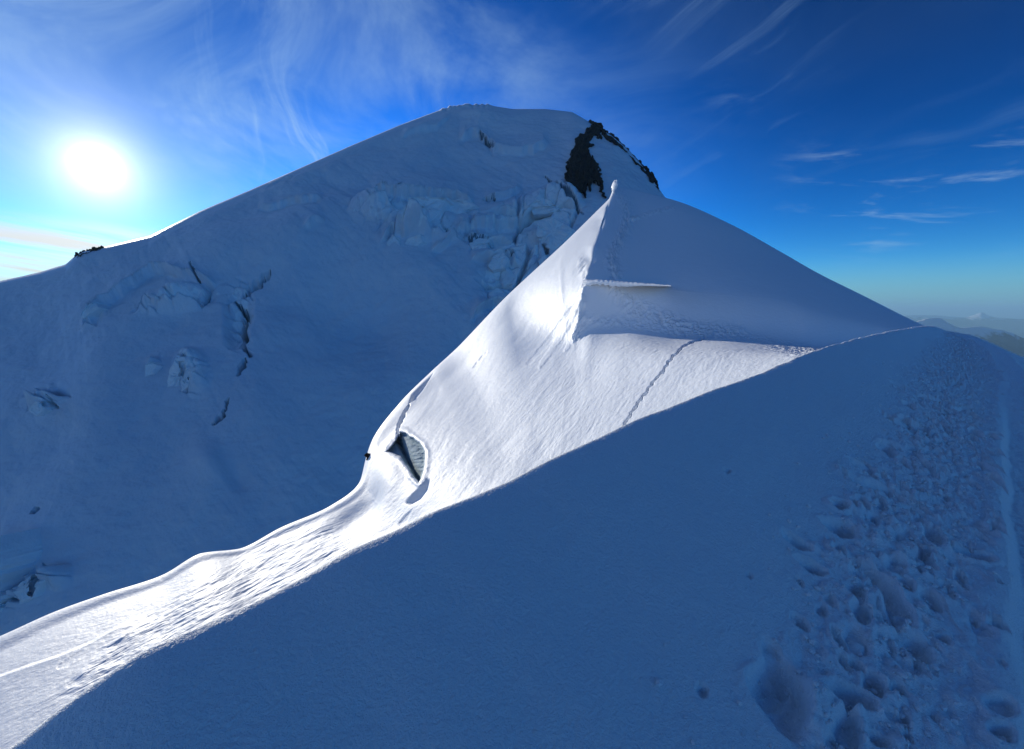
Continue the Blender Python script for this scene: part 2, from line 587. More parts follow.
def lip(pts, h, up, down, seed=0):
    """step: slope swells towards the line from above and drops sharply under it"""
    global disp
    d = side_dist(PXw, PYw, pts)
    xs = [p[0] for p in pts]
    e = sstep(PX, xs[0], xs[0] + 8) * sstep(PX, xs[-1], xs[-1] - 8)
    above = np.exp(-np.clip(-d, 0, None) / up) * (d <= 0)
    below = (1 - sstep(d, 0, 2.2)) * (d > 0)
    dent = -0.35 * np.exp(-((d - 3.0) / down) ** 2) * (d > 0)
    disp = disp + 2.0 * e * h * (above + below + dent)


lip([(458, 139), (470, 136), (480, 134), (487, 140), (494, 146), (505, 149), (528, 149), (550, 146)], 9, 8, 3)
lip([(400, 136), (420, 131), (436, 128), (452, 121)], 4, 8, 2)
lip([(258, 214), (275, 211), (290, 209), (308, 212), (326, 210)], 7, 7, 3)
lip([(84, 319), (98, 305), (112, 295), (132, 283), (152, 275), (166, 271), (191, 281), (217, 285)], 9, 4, 7)
lip([(370, 204), (378, 200), (398, 201), (413, 202), (440, 201), (456, 201), (475, 206)], 16, 8, 7)
lip([(483, 199), (498, 196), (510, 190), (523, 184)], 9, 6, 4)
lip([(455, 232), (470, 224), (495, 219), (520, 214), (545, 200)], 11, 7, 6)
lip([(430, 252), (450, 243), (470, 236), (500, 233), (520, 240)], 10, 7, 6)
lip([(470, 262), (485, 254), (505, 251), (520, 262)], 10, 6, 6)
lip([(470, 318), (478, 306), (495, 298), (515, 294)], 12, 6, 8)
lip([(380, 248), (392, 236), (405, 240), (425, 232)], 10, 5, 6)
lip([(305, 240), (315, 235), (328, 233)], 6, 4, 4)
lip([(30, 396), (42, 391), (56, 386)], 6, 4, 4)
lip([(265, 186), (280, 181), (296, 178)], 5, 4, 3)
lip([(145, 366), (153, 363), (162, 361)], 8, 3, 5)


def crack(pts, depth, wid, jit=1.0):
    global disp, crk
    d, fr = seg_dist(PX + jit * 1.6 * perlin(PX / 5, PYc / 5, 71), PYc + jit * 1.6 * perlin(PX / 5, PYc / 5, 72), pts)
    w = wid * (0.45 + 0.8 * np.sin(np.pi * np.clip(fr, 0.02, 0.98)) ** 0.6 + 0.5 * perlin(fr * 9, fr * 0 + 3.3, 77))
    disp = disp - 2.2 * depth * (1 - sstep(d, w * 0.45, w))
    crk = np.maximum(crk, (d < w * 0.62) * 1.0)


crack([(271, 273), (264, 276), (258, 281), (250, 286), (242, 292)], 26, 3.0)
crack([(235, 299), (241, 303), (244, 306), (243, 316), (242, 327), (247, 339), (242, 346), (251, 356)], 34, 2.8)
crack([(246, 361), (244, 366), (239, 376)], 30, 2.6)
crack([(229, 398), (226, 406)], 22, 1.8)
crack([(226, 408), (223, 416), (213, 424)], 28, 2.2)
crack([(193, 268), (197, 276), (201, 284)], 14, 1.0)
crack([(480, 134), (487, 140), (494, 146)], 16, 1.5)
crack([(376, 203), (384, 210), (380, 216)], 20, 1.8)
crack([(440, 228), (449, 232), (452, 236)], 18, 1.7)
crack([(484, 200), (494, 197)], 18, 1.6)
crack([(536, 240), (545, 246), (549, 257)], 26, 2.0)
crack([(507, 250), (513, 254)], 18, 1.8)
crack([(46, 563), (48, 574), (44, 590)], 26, 2.0)
crack([(4, 572), (9, 582), (18, 584)], 22, 2.4)
crack([(30, 512), (38, 509)], 20, 2.2)
crack([(188, 362), (191, 370), (190, 378)], 22, 2.2)
crack([(52, 400), (55, 406)], 18, 1.8)
crack([(545, 175), (556, 186), (570, 200), (584, 212)], 10, 2.0)
crack([(466, 236), (488, 233)], 12, 1.4)

# summit crest: small wind lumps that catch the sun
sm_ = sstep(PX, 436, 448) * sstep(PX, 494, 486) * np.exp(-((PYc - skyY[:, None] - 1.2) / 2.2) ** 2)
top_l = sm_ * 9 * (perlin(PX / 4.4, PYc / 9, 88) + 0.5)
# keep the traced skyline
Pc = Pc + Nc * disp[..., None] * (0.05 + 0.95 * sstep(PYc - skyY[:, None], 0, 10))[..., None] + Nc * top_l[..., None]
P_C, N_C = Pc, Nc
mt_ = tag(grid_mesh('mountain', Pc, M_far, flip=False), kind='structure')
mt_.data.materials.append(M_crack_shade)
mt_.data.materials.append(M_ice)
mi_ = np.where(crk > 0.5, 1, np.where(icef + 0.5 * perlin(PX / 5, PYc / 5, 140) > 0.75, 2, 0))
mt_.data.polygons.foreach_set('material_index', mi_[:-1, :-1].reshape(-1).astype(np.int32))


def c_at(px, py):
    i = int(round((px - pxs[0]) / (pxs[1] - pxs[0])))
    i = min(max(i, 0), len(pxs) - 1)
    j = int(np.argmin(np.abs(PYc[i, vis] - py)))
    return P_C[i, j], N_C[i, j]


# ------------------------------------------------------------------ rocks on the mountain
def rock_patch(name, poly, lift, label, seed, back=30.0, step=0.7, rag=2.2):
    xs = [p[0] for p in poly]; ys = [p[1] for p in poly]
    gx = np.arange(min(xs) - 4, max(xs) + 4, step); gy = np.arange(min(ys) - 4, max(ys) + 4, step)
    GX, GY = np.meshgrid(gx, gy, indexing='ij')
    wx = GX + rag * perlin(GX / 4.2, GY / 6.5, seed) + rag * 0.25 * perlin(GX / 1.5, GY / 2.5, seed + 1)
    wy = GY + rag * perlin(GX / 4.2, GY / 6.5, seed + 2) + rag * 0.3 * perlin(GX / 1.3, GY / 2.2, seed + 3)
    wy = wy + 2.6 * rag * perlin(GX / 2.3, GX * 0 + 0.37, seed + 6) * sstep(GY, 165, 186)
    wx = wx + 0.7 * rag * perlin(GY / 2.6, GY * 0 + 0.37, seed + 8)
    sd_ = poly_sd(wx, wy, poly)
    iu = (GX - pxs[0]) / (pxs[1] - pxs[0])
    i = np.clip(np.round(iu).astype(int), 0, len(pxs) - 1)
    sk = skyY[i]; bt = botY[i]; 
    fr = np.clip((GY - bt) / (sk - bt), 0, 1)
    dep = np.exp(np.log(botD[i]) + np.log(skyD[i] / botD[i]) * pchip(vf, df[:, None], fr.reshape(-1))[:, 0].reshape(fr.shape))
    base = at(GX, GY, dep)
    j = np.clip((fr * 559).round().astype(int), 0, 559)
    nn = N_C[i, j]
    dd = disp[i, j] * (0.05 + 0.95 * sstep(PYc[i, j] - skyY[i], 0, 10))
    prof = sstep(sd_, 0, 2.0)
    rg = fbm(GX / 8 + seed, GY / 13, 3, seed + 9, 0.5, True)
    f1, f2, ca_, cb_, ox, oy = voro(GX / 5.0, GY / 9.0, seed + 4)
    h = -22 + prof * (22 + lift * (0.5 + 0.5 * rg + 0.7 * (ca_ - .3) + 0.6 * oy) + 3)
    snowpatch = fbm(GX / 4, GY / 4, 3, seed + 20)
    h = h - 26 * sstep(snowpatch, 0.44, 0.56) * sstep(sd_, 5, 2) * (GY < 150)
    tw = -base / np.linalg.norm(base, axis=-1, keepdims=True)
    P = base + nn * dd[..., None] + (tw * 0.9 + nn * 0.12) * h[..., None]
    keep = sd_ > -3.2
    nu, nv = GX.shape
    idx = -np.ones((nu, nv), int)
    idx[keep] = np.arange(keep.sum())
    V = P[keep]
    nb = len(V)
    Vb = V - nn[keep] * back
    q = []
    a = idx[:-1, :-1]; b_ = idx[1:, :-1]; c = idx[1:, 1:]; d = idx[:-1, 1:]
    ok = (a >= 0) & (b_ >= 0) & (c >= 0) & (d >= 0)
    F_ = np.stack([a[ok], b_[ok], c[ok], d[ok]], -1)
    faces = [tuple(r) for r in F_.tolist()]
    # back and rim close the shell
    edges = {}
    for fc in faces:
        for e0, e1 in zip(fc, fc[1:] + fc[:1]):
            edges[(e0, e1)] = edges.get((e0, e1), 0) + 1
    rim = [e for e in edges if (e[1], e[0]) not in edges]
    faces2 = [tuple(x + nb for x in reversed(fc)) for fc in faces]
    side = [(e[1], e[0], e[0] + nb, e[1] + nb) for e in rim]
    o = poly_mesh(name, np.concatenate([V, Vb]), faces + faces2 + side, M_rock, smooth=False)
    tag(o, label, 'rock')
    return o


# main dark buttress (three fingers at its foot)
rock_patch('rock_outcrop', [(592, 122), (597, 126), (601, 131), (604, 138), (602, 141), (596, 138), (591, 142), (594, 150), (590, 150), (594, 158), (600, 170), (604, 181), (601, 184), (606, 192), (606, 197), (602, 196),
                            (598, 186), (596, 184), (591, 183), (592, 188), (588, 189), (587, 201), (583, 196), (578, 193), (575, 196), (572, 189), (566, 186),
                            (564, 174), (566, 165), (566, 160), (570, 152), (573, 143), (578, 135), (584, 129)], 16,
           'broad black rock buttress below the snowy summit, with ragged fingers at its foot', 101)
rock_patch('rock_outcrop', [(596, 123), (602, 128), (609, 134), (615, 137), (620, 143), (628, 152), (637, 161), (646, 168), (653, 178), (658, 187), (661, 193), (657, 192), (650, 188), (642, 180),
                            (639, 168), (632, 165), (627, 156), (620, 151), (611, 146), (604, 141), (600, 132)], 12,
           'narrow dark rock rib running down the right skyline of the mountain', 131, rag=1.8)
rock_patch('rock_outcrop', [(74, 259), (77, 254), (84, 250.5), (92, 248.5), (101, 248), (103, 250), (94, 251), (86, 253), (79, 257)], 6,
           'small flat dark rock on the left skyline of the mountain', 151, rag=1.0)

# ------------------------------------------------------------------ seracs: ice blocks standing out of the icefall


def serac(poly, lift, label, seed, tilt=0.0, group='ice blocks of the icefall'):
    n = len(poly)
    cx_ = sum(p[0] for p in poly) / n; cy_ = sum(p[1] for p in poly) / n
    lift = lift * 1.7
    tilt = tilt - 0.25
    c0_, nrm = c_at(cx_, cy_)
    Yd = c0_[1]
    out_ = np.array([0.0, -1.0, 0.0]) * 0.75 + nrm * 0.35 + np.array([tilt, 0, 0])
    out_ /= np.linalg.norm(out_)
    # rings: embedded back, shoulder, inner face
    rings = []
    per = 7
    dense = []
    for a_, b2 in zip(poly, poly[1:] + poly[:1]):
        for k_ in range(per):
            t_ = k_ / per
            dense.append((a_[0] + (b2[0] - a_[0]) * t_, a_[1] + (b2[1] - a_[1]) * t_))
    dense = np.array(dense)
    specs = [(1.0, -14 * CS), (1.0, lift * 0.30), (0.985, lift * 0.85), (0.93, lift), (0.75, lift * 1.02), (0.55, lift * 1.04), (0.35, lift * 1.05), (0.15, lift * 1.06)]
    for sc_, lf in specs:
        r_ = []
        for (x, y) in dense:
            px_, py_ = cx_ + (x - cx_) * sc_, cy_ + (y - cy_) * sc_
            q, _ = c_at(px_, py_)
            dd = 0.45 * q[1] + 0.55 * Yd
            p_ = at(px_, py_, dd)
            nz = float(fbm(np.array([px_ / 5.0 + seed]), np.array([py_ / 5.0]), 4, seed)[0])
            nz2 = float(fbm(np.array([px_ / 1.6 + seed]), np.array([py_ / 1.6]), 2, seed + 5)[0])
            r_.append(p_ + out_ * (lf + (nz * lift * 0.24 + nz2 * lift * 0.05 if lf > 0 else 0)))
        rings.append(np.array(r_))
    m_ = len(dense)
    V = np.concatenate(rings + [rings[-1].mean(0, keepdims=True), rings[0].mean(0, keepdims=True)])
    faces = []
    for k_ in range(len(rings) - 1):
        for i in range(m_):
            j = (i + 1) % m_
            faces.append((k_ * m_ + i, k_ * m_ + j, (k_ + 1) * m_ + j, (k_ + 1) * m_ + i))
    kl = (len(rings) - 1) * m_
    for i in range(m_):
        j = (i + 1) % m_
        faces.append((kl + i, kl + j, len(V) - 2))
        faces.append((j, i, len(V) - 1))
    o = poly_mesh('serac', V, faces, M_ice, smooth=False)
    tag(o, label, 'ice block', group)
    return o


serac([(352, 232), (356, 220), (364, 208), (374, 202), (379, 206), (376, 216), (366, 226), (358, 233)], 12, 'tall pale serac leaning at the left end of the icefall band', 201, -0.5)
serac([(411, 201), (430, 200), (452, 201), (446, 214), (438, 225), (424, 224), (412, 216)], 14, 'widest flat-faced serac in the middle of the icefall band', 202, -0.2)
serac([(452, 203), (462, 201), (473, 203), (480, 208), (470, 212), (460, 217), (450, 218)], 10, 'low slab serac just right of the widest flat-faced one', 203, -0.2)
serac([(541, 225), (556, 221), (570, 228), (577, 233), (568, 246), (556, 254), (544, 249), (539, 237)], 16, 'large rounded serac beside the sunlit ridge, under the black buttress', 204, -0.2)
serac([(390, 246), (396, 236), (402, 243), (405, 250), (398, 255)], 8, 'small pointed serac under the left end of the icefall band', 205, -0.3)
serac([(406, 248), (412, 240), (424, 236), (426, 244), (416, 251)], 8, 'small tilted serac under the middle of the icefall band', 206, -0.3)
serac([(471, 246), (480, 240), (492, 241), (488, 250), (474, 253)], 9, 'low rounded serac hump in the right icefall, left of the ridge', 207)
serac([(489, 268), (494, 258), (504, 253), (510, 260), (506, 270), (494, 273)], 9, 'rounded serac with a cracked face in the lower right icefall', 208)
serac([(530, 208), (540, 199), (552, 203), (560, 212), (548, 216), (534, 217)], 9, 'jumbled serac above the large rounded one, left of the black buttress', 209)
serac([(174, 392), (176, 372), (184, 358), (196, 357), (204, 370), (200, 384), (188, 395)], 8, 'broken serac on the lower left face, west of the long crevasse', 210)
serac([(150, 378), (150, 366), (156, 362), (162, 366), (158, 374)], 5, 'lone small serac knob on the smooth lower left face', 211)
serac([(0, 560), (6, 534), (18, 532), (26, 545), (27, 560), (22, 590), (14, 620), (-6, 640)], 14, 'big serac wall at the left edge above the lower sunlit slope', 212)
serac([(26, 588), (34, 578), (46, 570), (50, 580), (46, 594), (34, 600)], 7, 'serac slab beside the curved crack near the lower left edge', 213)
serac([(539, 262), (543, 257), (549, 255), (552, 260), (546, 268), (540, 270)], 6, 'tiny bright serac tip just behind the edge of the sunlit ridge', 214)
serac([(36, 410), (44, 401), (52, 402), (53, 410), (44, 416)], 6, 'small dark-sided serac high on the far left face', 215)
serac([(86, 318), (92, 308), (100, 303), (106, 309), (98, 314), (90, 320)], 6, 'small round serac at the low end of the curved ice step', 216)

# ------------------------------------------------------------------ the middle ridge: sunlit flank, sharp edge, shaded pyramid
fgc = [(-60, 800), (0, 758), (20, 744), (50, 720), (100, 682), (150, 650), (200, 628), (250, 606), (300, 581), (350, 552), (400, 530), (430, 515), (475, 497), (512, 481), (542, 465), (592, 442), (642, 418), (677, 405),
       (712, 391), (757, 375), (785, 363), (812, 352), (852, 340), (892, 331), (922, 326.5), (937, 326)]


def fy(px):
    return float(np.interp(px, [p[0] for p in fgc], [p[1] for p in fgc]))


# each column: rows = hidden near, at the near crest, 4 between, silhouette, back, far back
cols = []


def colm(*rows):
    cols.append([list(r) for r in rows])


def auto(px, sil, dsil, dnear, mids=None, back=None):
    yb = fy(px)
    r = [(px, yb + 70, dnear * 0.80), (px, yb + 6, dnear)]
    ys, ds = sil[1], dsil
    for k_, fd in zip((0.2, 0.42, 0.66, 0.86), (0.24, 0.47, 0.70, 0.86)):
        r.append((px + (sil[0] - px) * k_, yb + (ys - yb) * k_, dnear + (ds - dnear) * fd))
    r.append((sil[0], ys, ds))
    r.append((sil[0] - 10, ys + 45, ds * 1.10))
    r.append((sil[0] - 20, ys + 150, ds * 1.25))
    cols.append([list(q) for q in r])


auto(-90, (-90, 675), 44, 33)
auto(0, (0, 636), 48, 36)
auto(60, (56, 611), 51, 37)
auto(120, (104, 594), 54, 38)
auto(180, (160, 576), 57, 39)
auto(225, (203, 553), 60, 40)
auto(262, (238, 549), 62, 41)
auto(310, (282, 527), 65, 42)
auto(355, (330, 506), 68, 43)
auto(400, (360, 482), 73, 44)
auto(428, (373, 440), 84, 45)
auto(455, (400, 403), 92, 46)
auto(485, (432, 371), 100, 46)
auto(515, (457, 348), 106, 47)
auto(540, (505, 298), 118, 48)
# flank column close to the sharp edge
colm((560, 540, 40), (560, 462, 47), (563, 420, 53), (566, 378, 61), (568, 345, 73), (562, 300, 100), (560, 247, 128), (550, 290, 142), (540, 390, 165))
# sharp edge itself
colm((580, 530, 40), (580, 453, 48), (580, 415, 54), (578, 372, 62), (576, 339, 72), (584, 290, 91), (609, 199, 130), (606, 215, 146), (600, 320, 165))
colm((592, 525, 40), (592, 447, 48), (592, 405, 55), (592, 365, 62), (596, 327, 76), (606, 290, 90), (617, 186, 133), (616, 205, 150), (612, 320, 175))
colm((625, 510, 40), (625, 430, 48), (625, 395, 54), (625, 358, 62), (626, 326, 76), (628, 285, 90), (634, 190, 130), (634, 215, 150), (634, 330, 175))
colm((675, 490, 40), (675, 410, 49), (675, 385, 53), (675, 356, 60), (675, 335, 72), (676, 290, 86), (677, 201, 122), (677, 235, 142), (677, 340, 165))
colm((725, 470, 40), (725, 390, 48), (725, 372, 51), (725, 352, 58), (726, 337, 68), (728, 295, 82), (730, 224, 113), (730, 260, 135), (730, 350, 155))
colm((775, 450, 40), (775, 371, 48), (775, 362, 50), (775, 353, 55), (776, 344, 62), (778, 300, 80), (781, 252, 104), (781, 290, 125), (781, 360, 145))
colm((815, 430, 40), (815, 360, 49), (815, 357, 51), (815, 354, 53), (816, 349, 57), (817, 312, 76), (818, 273, 96), (818, 310, 115), (818, 365, 135))
colm((865, 410, 40), (865, 362, 49), (865, 357, 51), (865, 350, 54), (865, 345, 58), (865, 322, 74), (865, 296.5, 89), (865, 330, 105), (865, 370, 125))
colm((915, 400, 40), (915, 364, 49), (915, 358, 51), (915, 352, 54), (915, 346, 58), (915, 335, 72), (915, 321.5, 83), (915, 345, 100), (915, 375, 120))
colm((980, 395, 40), (980, 380, 49), (980, 375, 51), (980, 370, 54), (980, 366, 58), (980, 360, 70), (980, 352, 78), (980, 368, 95), (980, 390, 120))
K = np.array(cols)
K[..., 2] = np.array([[26.9, 31.9, 34.9, 38.0, 42.0, 46.0, 49.2, 49.3, 57.2], [28.9, 34.6, 38.0, 41.5, 46.0, 50.4, 54.1, 53.8, 62.4], [31.9, 38.7, 42.2, 45.7, 50.1, 54.5, 58.0, 57.1, 66.3], [35.1, 43.3, 46.9, 50.0, 54.0, 57.7, 60.5, 60.5, 70.2], [37.6, 47.0, 50.6, 53.6, 57.3, 60.8, 63.5, 63.8, 74.1], [39.0, 49.2, 53.2, 56.6, 60.8, 64.8, 67.9, 67.2, 78.0], [41.1, 52.4, 56.3, 59.4, 63.1, 66.6, 69.2, 69.4, 80.6], [43.6, 55.2, 59.2, 62.4, 66.3, 69.9, 72.6, 72.8, 84.5], [45.8, 57.9, 61.9, 65.1, 68.9, 72.4, 75.2, 76.2, 88.4], [46.7, 57.7, 62.3, 66.3, 71.3, 76.1, 79.8, 81.8, 94.9], [46.5, 56.2, 62.1, 68.4, 76.6, 85.2, 92.6, 94.1, 109.2], [45.0, 54.4, 61.5, 69.9, 82.3, 96.9, 111.0, 103.0, 119.6], [43.4, 53.0, 61.2, 71.6, 88.1, 108.9, 128.5, 112.0, 130.0], [42.1, 52.2, 61.4, 73.1, 92.8, 115.3, 134.2, 118.7, 137.8], [41.3, 52.3, 62.2, 76.0, 98.2, 117.7, 131.9, 132.2, 153.4], [39.4, 51.9, 60.8, 74.2, 89.3, 98.3, 125.4, 143.4, 166.4], [39.6, 51.3, 59.5, 74.1, 88.2, 91.0, 130.0, 145.6, 169.0], [39.4, 50.9, 60.3, 73.4, 86.7, 89.1, 138.2, 149.0, 172.9], [38.5, 50.2, 57.7, 68.3, 83.1, 88.7, 136.8, 145.6, 169.0], [37.2, 48.2, 53.0, 60.0, 77.1, 84.6, 129.0, 136.6, 158.6], [36.1, 46.3, 49.4, 54.9, 73.8, 80.5, 117.3, 126.6, 146.9], [35.2, 44.5, 46.3, 49.0, 69.8, 77.4, 104.4, 116.5, 135.2], [34.2, 42.7, 43.8, 44.9, 67.6, 73.3, 93.5, 107.5, 124.8], [32.7, 38.7, 39.7, 42.3, 67.2, 70.4, 83.5, 99.7, 115.7], [30.5, 35.3, 36.2, 37.4, 65.6, 67.0, 73.5, 93.0, 107.9], [28.0, 29.8, 30.5, 31.2, 60.2, 62.0, 63.9, 87.4, 101.4]])
K[:, 7, 2] = K[:, 6, 2] * 1.12
K[:, 8, 2] = K[:, 6, 2] * 1.3
nuK = K.shape[0]
uk = np.arange(nuK, dtype=float)
IE = 16                                                       # column of the sharp edge
pxw = K[:, 3, 0]
dens = np.maximum(np.diff(pxw), 6) * 1.15
uu = [np.linspace(i, i + 1, int(dens[i]) + 6, endpoint=False) for i in range(nuK - 1)]
uu = np.concatenate(uu + [np.array([nuK - 1.0])])
vk = np.arange(9, dtype=float)
vsp = [(0, 1, 30), (1, 2, 80), (2, 3, 95), (3, 4, 90), (4, 5, 90), (5, 6, 130), (6, 7, 40), (7, 8, 20)]
vvb = np.concatenate([np.linspace(a, b_, n, endpoint=False) for a, b_, n in vsp] + [np.array([8.0])])
KL, KR = K[:IE + 1], K[IE:]
GL = loft(uk[:IE + 1], vk, KL, uu[uu < IE], vvb)
GR = loft(uk[IE:], vk, KR, uu[uu >= IE], vvb)
G = np.concatenate([GL, GR], 0)
# soften the kinks of the control net everywhere but along the sharp edge and the silhouette
BX, BY = G[..., 0], G[..., 1]
LG = np.log(G[..., 2])
ie_idx = int((uu < IE).sum())
for _ in range(10):
    s_ = LG.copy()
    s_[1:-1, 1:-1] = (LG[:-2, 1:-1] + LG[2:, 1:-1] + LG[1:-1, :-2] + LG[1:-1, 2:] + 2 * LG[1:-1, 1:-1]) / 6
    s_[ie_idx - 1:ie_idx + 2, :] = LG[ie_idx - 1:ie_idx + 2, :]
    LG = s_
Pb = at(BX, BY, np.exp(LG))
Nb = normals(Pb)
if Nb[300, 150, 2] < 0:
    Nb = -Nb
X, Y, Z = Pb[..., 0], Pb[..., 1], Pb[..., 2]


def bblob(cx_, cy_, rx, ry, rot=0.0):
    a = math.radians(rot)
    qx = (BX - cx_) * math.cos(a) + (BY - cy_) * math.sin(a)
    qy = -(BX - cx_) * math.sin(a) + (BY - cy_) * math.cos(a)
    return np.exp(-((qx / rx) ** 2 + (qy / ry) ** 2))


UB = np.repeat(uu[:, None], len(vvb), 1); VB = np.repeat(vvb[None, :], len(uu), 0)
vis_b = sstep(VB, 6.6, 5.7)
right_of = sstep(UB, IE - 0.02, IE + 0.35)
left_of = sstep(UB, IE + 0.02, IE - 0.35)
d = 0.5 * fbm(X / 26, Y / 26, 2, 51) * vis_b
d += 0.03 * fbm(X / 2.2, Y / 2.2, 4, 52)
# sastrugi: ripples stretched along the wind
a_ = math.radians(52)
xr = X * math.cos(a_) + Y * math.sin(a_); yr = -X * math.sin(a_) + Y * math.cos(a_)
rip = fbm(xr / 2.6 + 0.5 * fbm(X / 4, Y / 4, 2, 60), yr / 0.75, 4, 61, 0.55, True)
pl = sstep(bblob(640, 375, 110, 32, -12) + bblob(570, 400, 50, 60, 0) + 0.7 * bblob(560, 320, 30, 50, 20), 0.15, 0.7)
d += 0.042 * rip * pl
d += 0.03 * fbm(X / 0.9, Y / 0.9, 3, 68, 0.6) * vis_b * sstep(VB, 4.6, 4.1)
# long flutes on the steep flank
a_ = math.radians(-28)
fx = BX * math.cos(a_) - BY * math.sin(a_)
fl = fbm((BX * 0.80 + BY * 0.62) / 15 + 0.3 * perlin(BX / 40, BY / 40, 3), (BX * 0.62 - BY * 0.80) / 130, 4, 63, 0.5)
d += 0.12 * fl * left_of * sstep(UB, 10.2, 11.5) * vis_b
# wind-scoured fan in the lower slope
fan = sstep(bblob(290, 555, 60, 24, -25) + bblob(190, 615, 75, 20, -25) + 0.8 * bblob(150, 650, 110, 18, -28), 0.10, 0.6) * sstep(VB, 6.3, 5.6)
e0 = (BX * 0.88 - BY * 0.47); e1 = (BX * 0.47 + BY * 0.88)
fn = fbm(e0 / 110 + 0.1 * perlin(BX / 30, BY / 30, 13), e1 / 8.0 + 0.5 * perlin(e0 / 60, e1 / 50, 14), 4, 64, 0.5, True)
d += 0.24 * fbm(e0 / 46, e1 / 13, 4, 67) * fan
d += 0.12 * (fn - 0.3) * fan * (0.5 + 0.7 * perlin(BX / 35, BY / 18, 66))
fn2 = fbm(e0 / 30, e1 / 3.5, 3, 65, 0.55, True)
d += 0.07 * fn2 * fan


def bcrack(pts, depth, wid, jit=0.6):
    dd, fr = seg_dist(BX + jit * 1.5 * perlin(BX / 4, BY / 4, 73), BY + jit * 1.5 * perlin(BX / 4, BY / 4, 74), pts)
    w = wid * (0.5 + 0.7 * np.sin(np.pi * np.clip(fr, 0.02, 0.98)) ** 0.6)
    return -depth * (1 - sstep(dd, w * 0.4, w))


# long curved scarps
d += 0.30 * sstep(side_dist(BX, BY, [(-90, 700), (0, 677), (30, 666), (60, 656), (90, 643), (120, 626), (160, 606)]), -3, 3) * np.exp(-np.clip(side_dist(BX, BY, [(-90, 700), (0, 677), (30, 666), (60, 656), (90, 643), (120, 626), (160, 606)]), 0, None) / 22) * sstep(BX, 160, 110)
d += 0 * bcrack([(0, 676), (30, 664), (60, 655), (90, 640), (110, 630)], -0.16, 5)
d += 0 * bcrack([(10, 684), (50, 668), (95, 648), (130, 633)], 0.12, 4)
d += 0.4 * bcrack([(60, 668), (90, 650), (130, 630), (180, 600), (240, 575)], 0.10, 5)
# snow tongue below the ice cave and hollows on the flank
d += 0.7 * bblob(386, 486, 12, 34, 14) * vis_b
d += -1.0 * bblob(352, 515, 26, 9, -35) - 0.6 * bblob(372, 500, 10, 20, 20)
hol = [(428, 480), (422, 487), (414, 494), (407, 502), (410, 503), (419, 498), (426, 489)]
d += -0.8 * sstep(poly_sd(BX, BY, hol), -3.0, 3.5)
hol = [(413, 508), (405, 515), (398, 523), (400, 527), (407, 522), (411, 514)]
d += -0.12 * sstep(poly_sd(BX, BY, hol), -0.8, 1.8)
hol = [(433, 373), (424, 382), (412, 394), (409, 403), (416, 399), (424, 388)]
d += -0.9 * sstep(poly_sd(BX, BY, hol), -0.8, 1.8)
d += bcrack([(409, 405), (404, 414), (400, 424), (398, 434)], 0.8, 2.0)
d += 0.45 * perlin(BY / 11, BY * 0 + 0.4, 97) * np.exp(-((UB - IE) / 0.22) ** 2) * sstep(BY, 186, 205) * sstep(BY, 335, 300) * vis_b
# two scratches
d += bcrack([(487, 352), (479, 361), (474, 367)], 0.12, 1.2)
# the long ridge lines below the sharp edge
d += bcrack([(583, 296), (572, 318), (556, 345), (540, 368)], -0.12, 4)
d += bcrack([(580, 300), (566, 318), (548, 342), (528, 364)], 0.10, 3.5)
d += bcrack([(579, 322), (573, 340), (566, 352)], -0.1, 3)
# foot track over the sunlit saddle
tr = [(706, 338), (694, 343), (682, 349), (672, 359), (663, 373), (651, 387), (636, 407), (621, 429), (612, 440)]
dd, fr = seg_dist(BX + 1.6 * perlin(BX / 5, BY / 5, 80), BY + 1.2 * perlin(BX / 4, BY / 4, 81), tr)
d += -0.55 * (1 - sstep(dd, 0.3, 1.5)) * np.clip(0.7 + 0.6 * perlin(BX / 2.2, BY / 2.2, 85), 0.1, 1.2)
# crumbly lip where the saddle meets the shade
lipl = [(577, 338), (584, 318), (594, 321), (624, 323), (655, 328), (675, 332), (708, 334), (740, 336), (775, 345), (812, 352)]
dd, fr = seg_dist(BX, BY, lipl)
lump = fbm(X / 1.1, Y / 1.1, 4, 82, 0.6, True)
d += 0.35 * (lump - 0.2) * np.exp(-(dd / 5) ** 2)
dd, fr = seg_dist(BX, BY, [(582, 262), (585, 280), (584, 300), (582, 318), (578, 336)])
d += 0.5 * (fbm(X / 1.6, Y / 1.6, 4, 83, 0.6, True) - 0.3) * np.exp(-(dd / 4) ** 2)
# old tracks on the shaded face
for pts, w_, am in (([(618, 190), (626, 202), (629, 220), (621, 237), (611, 258), (616, 274)], 6, 0.7), ([(629, 220), (650, 213), (674, 208)], 1.8, 0.8),
                    ([(614, 286), (622, 302), (634, 314), (662, 323), (700, 330), (735, 333)], 7, 0.55), ([(634, 300), (650, 310), (676, 322)], 6, 0.4)):
    dd, fr = seg_dist(BX, BY, pts)
    d += am * (fbm(X / 1.3, Y / 1.3, 4, 84, 0.65, True) - 0.1) * np.exp(-(dd / w_) ** 2) * right_of
Pb2 = Pb + Nb * d[..., None] * (1 - 0.85 * np.exp(-((VB - 6) / 0.25) ** 2))[..., None]
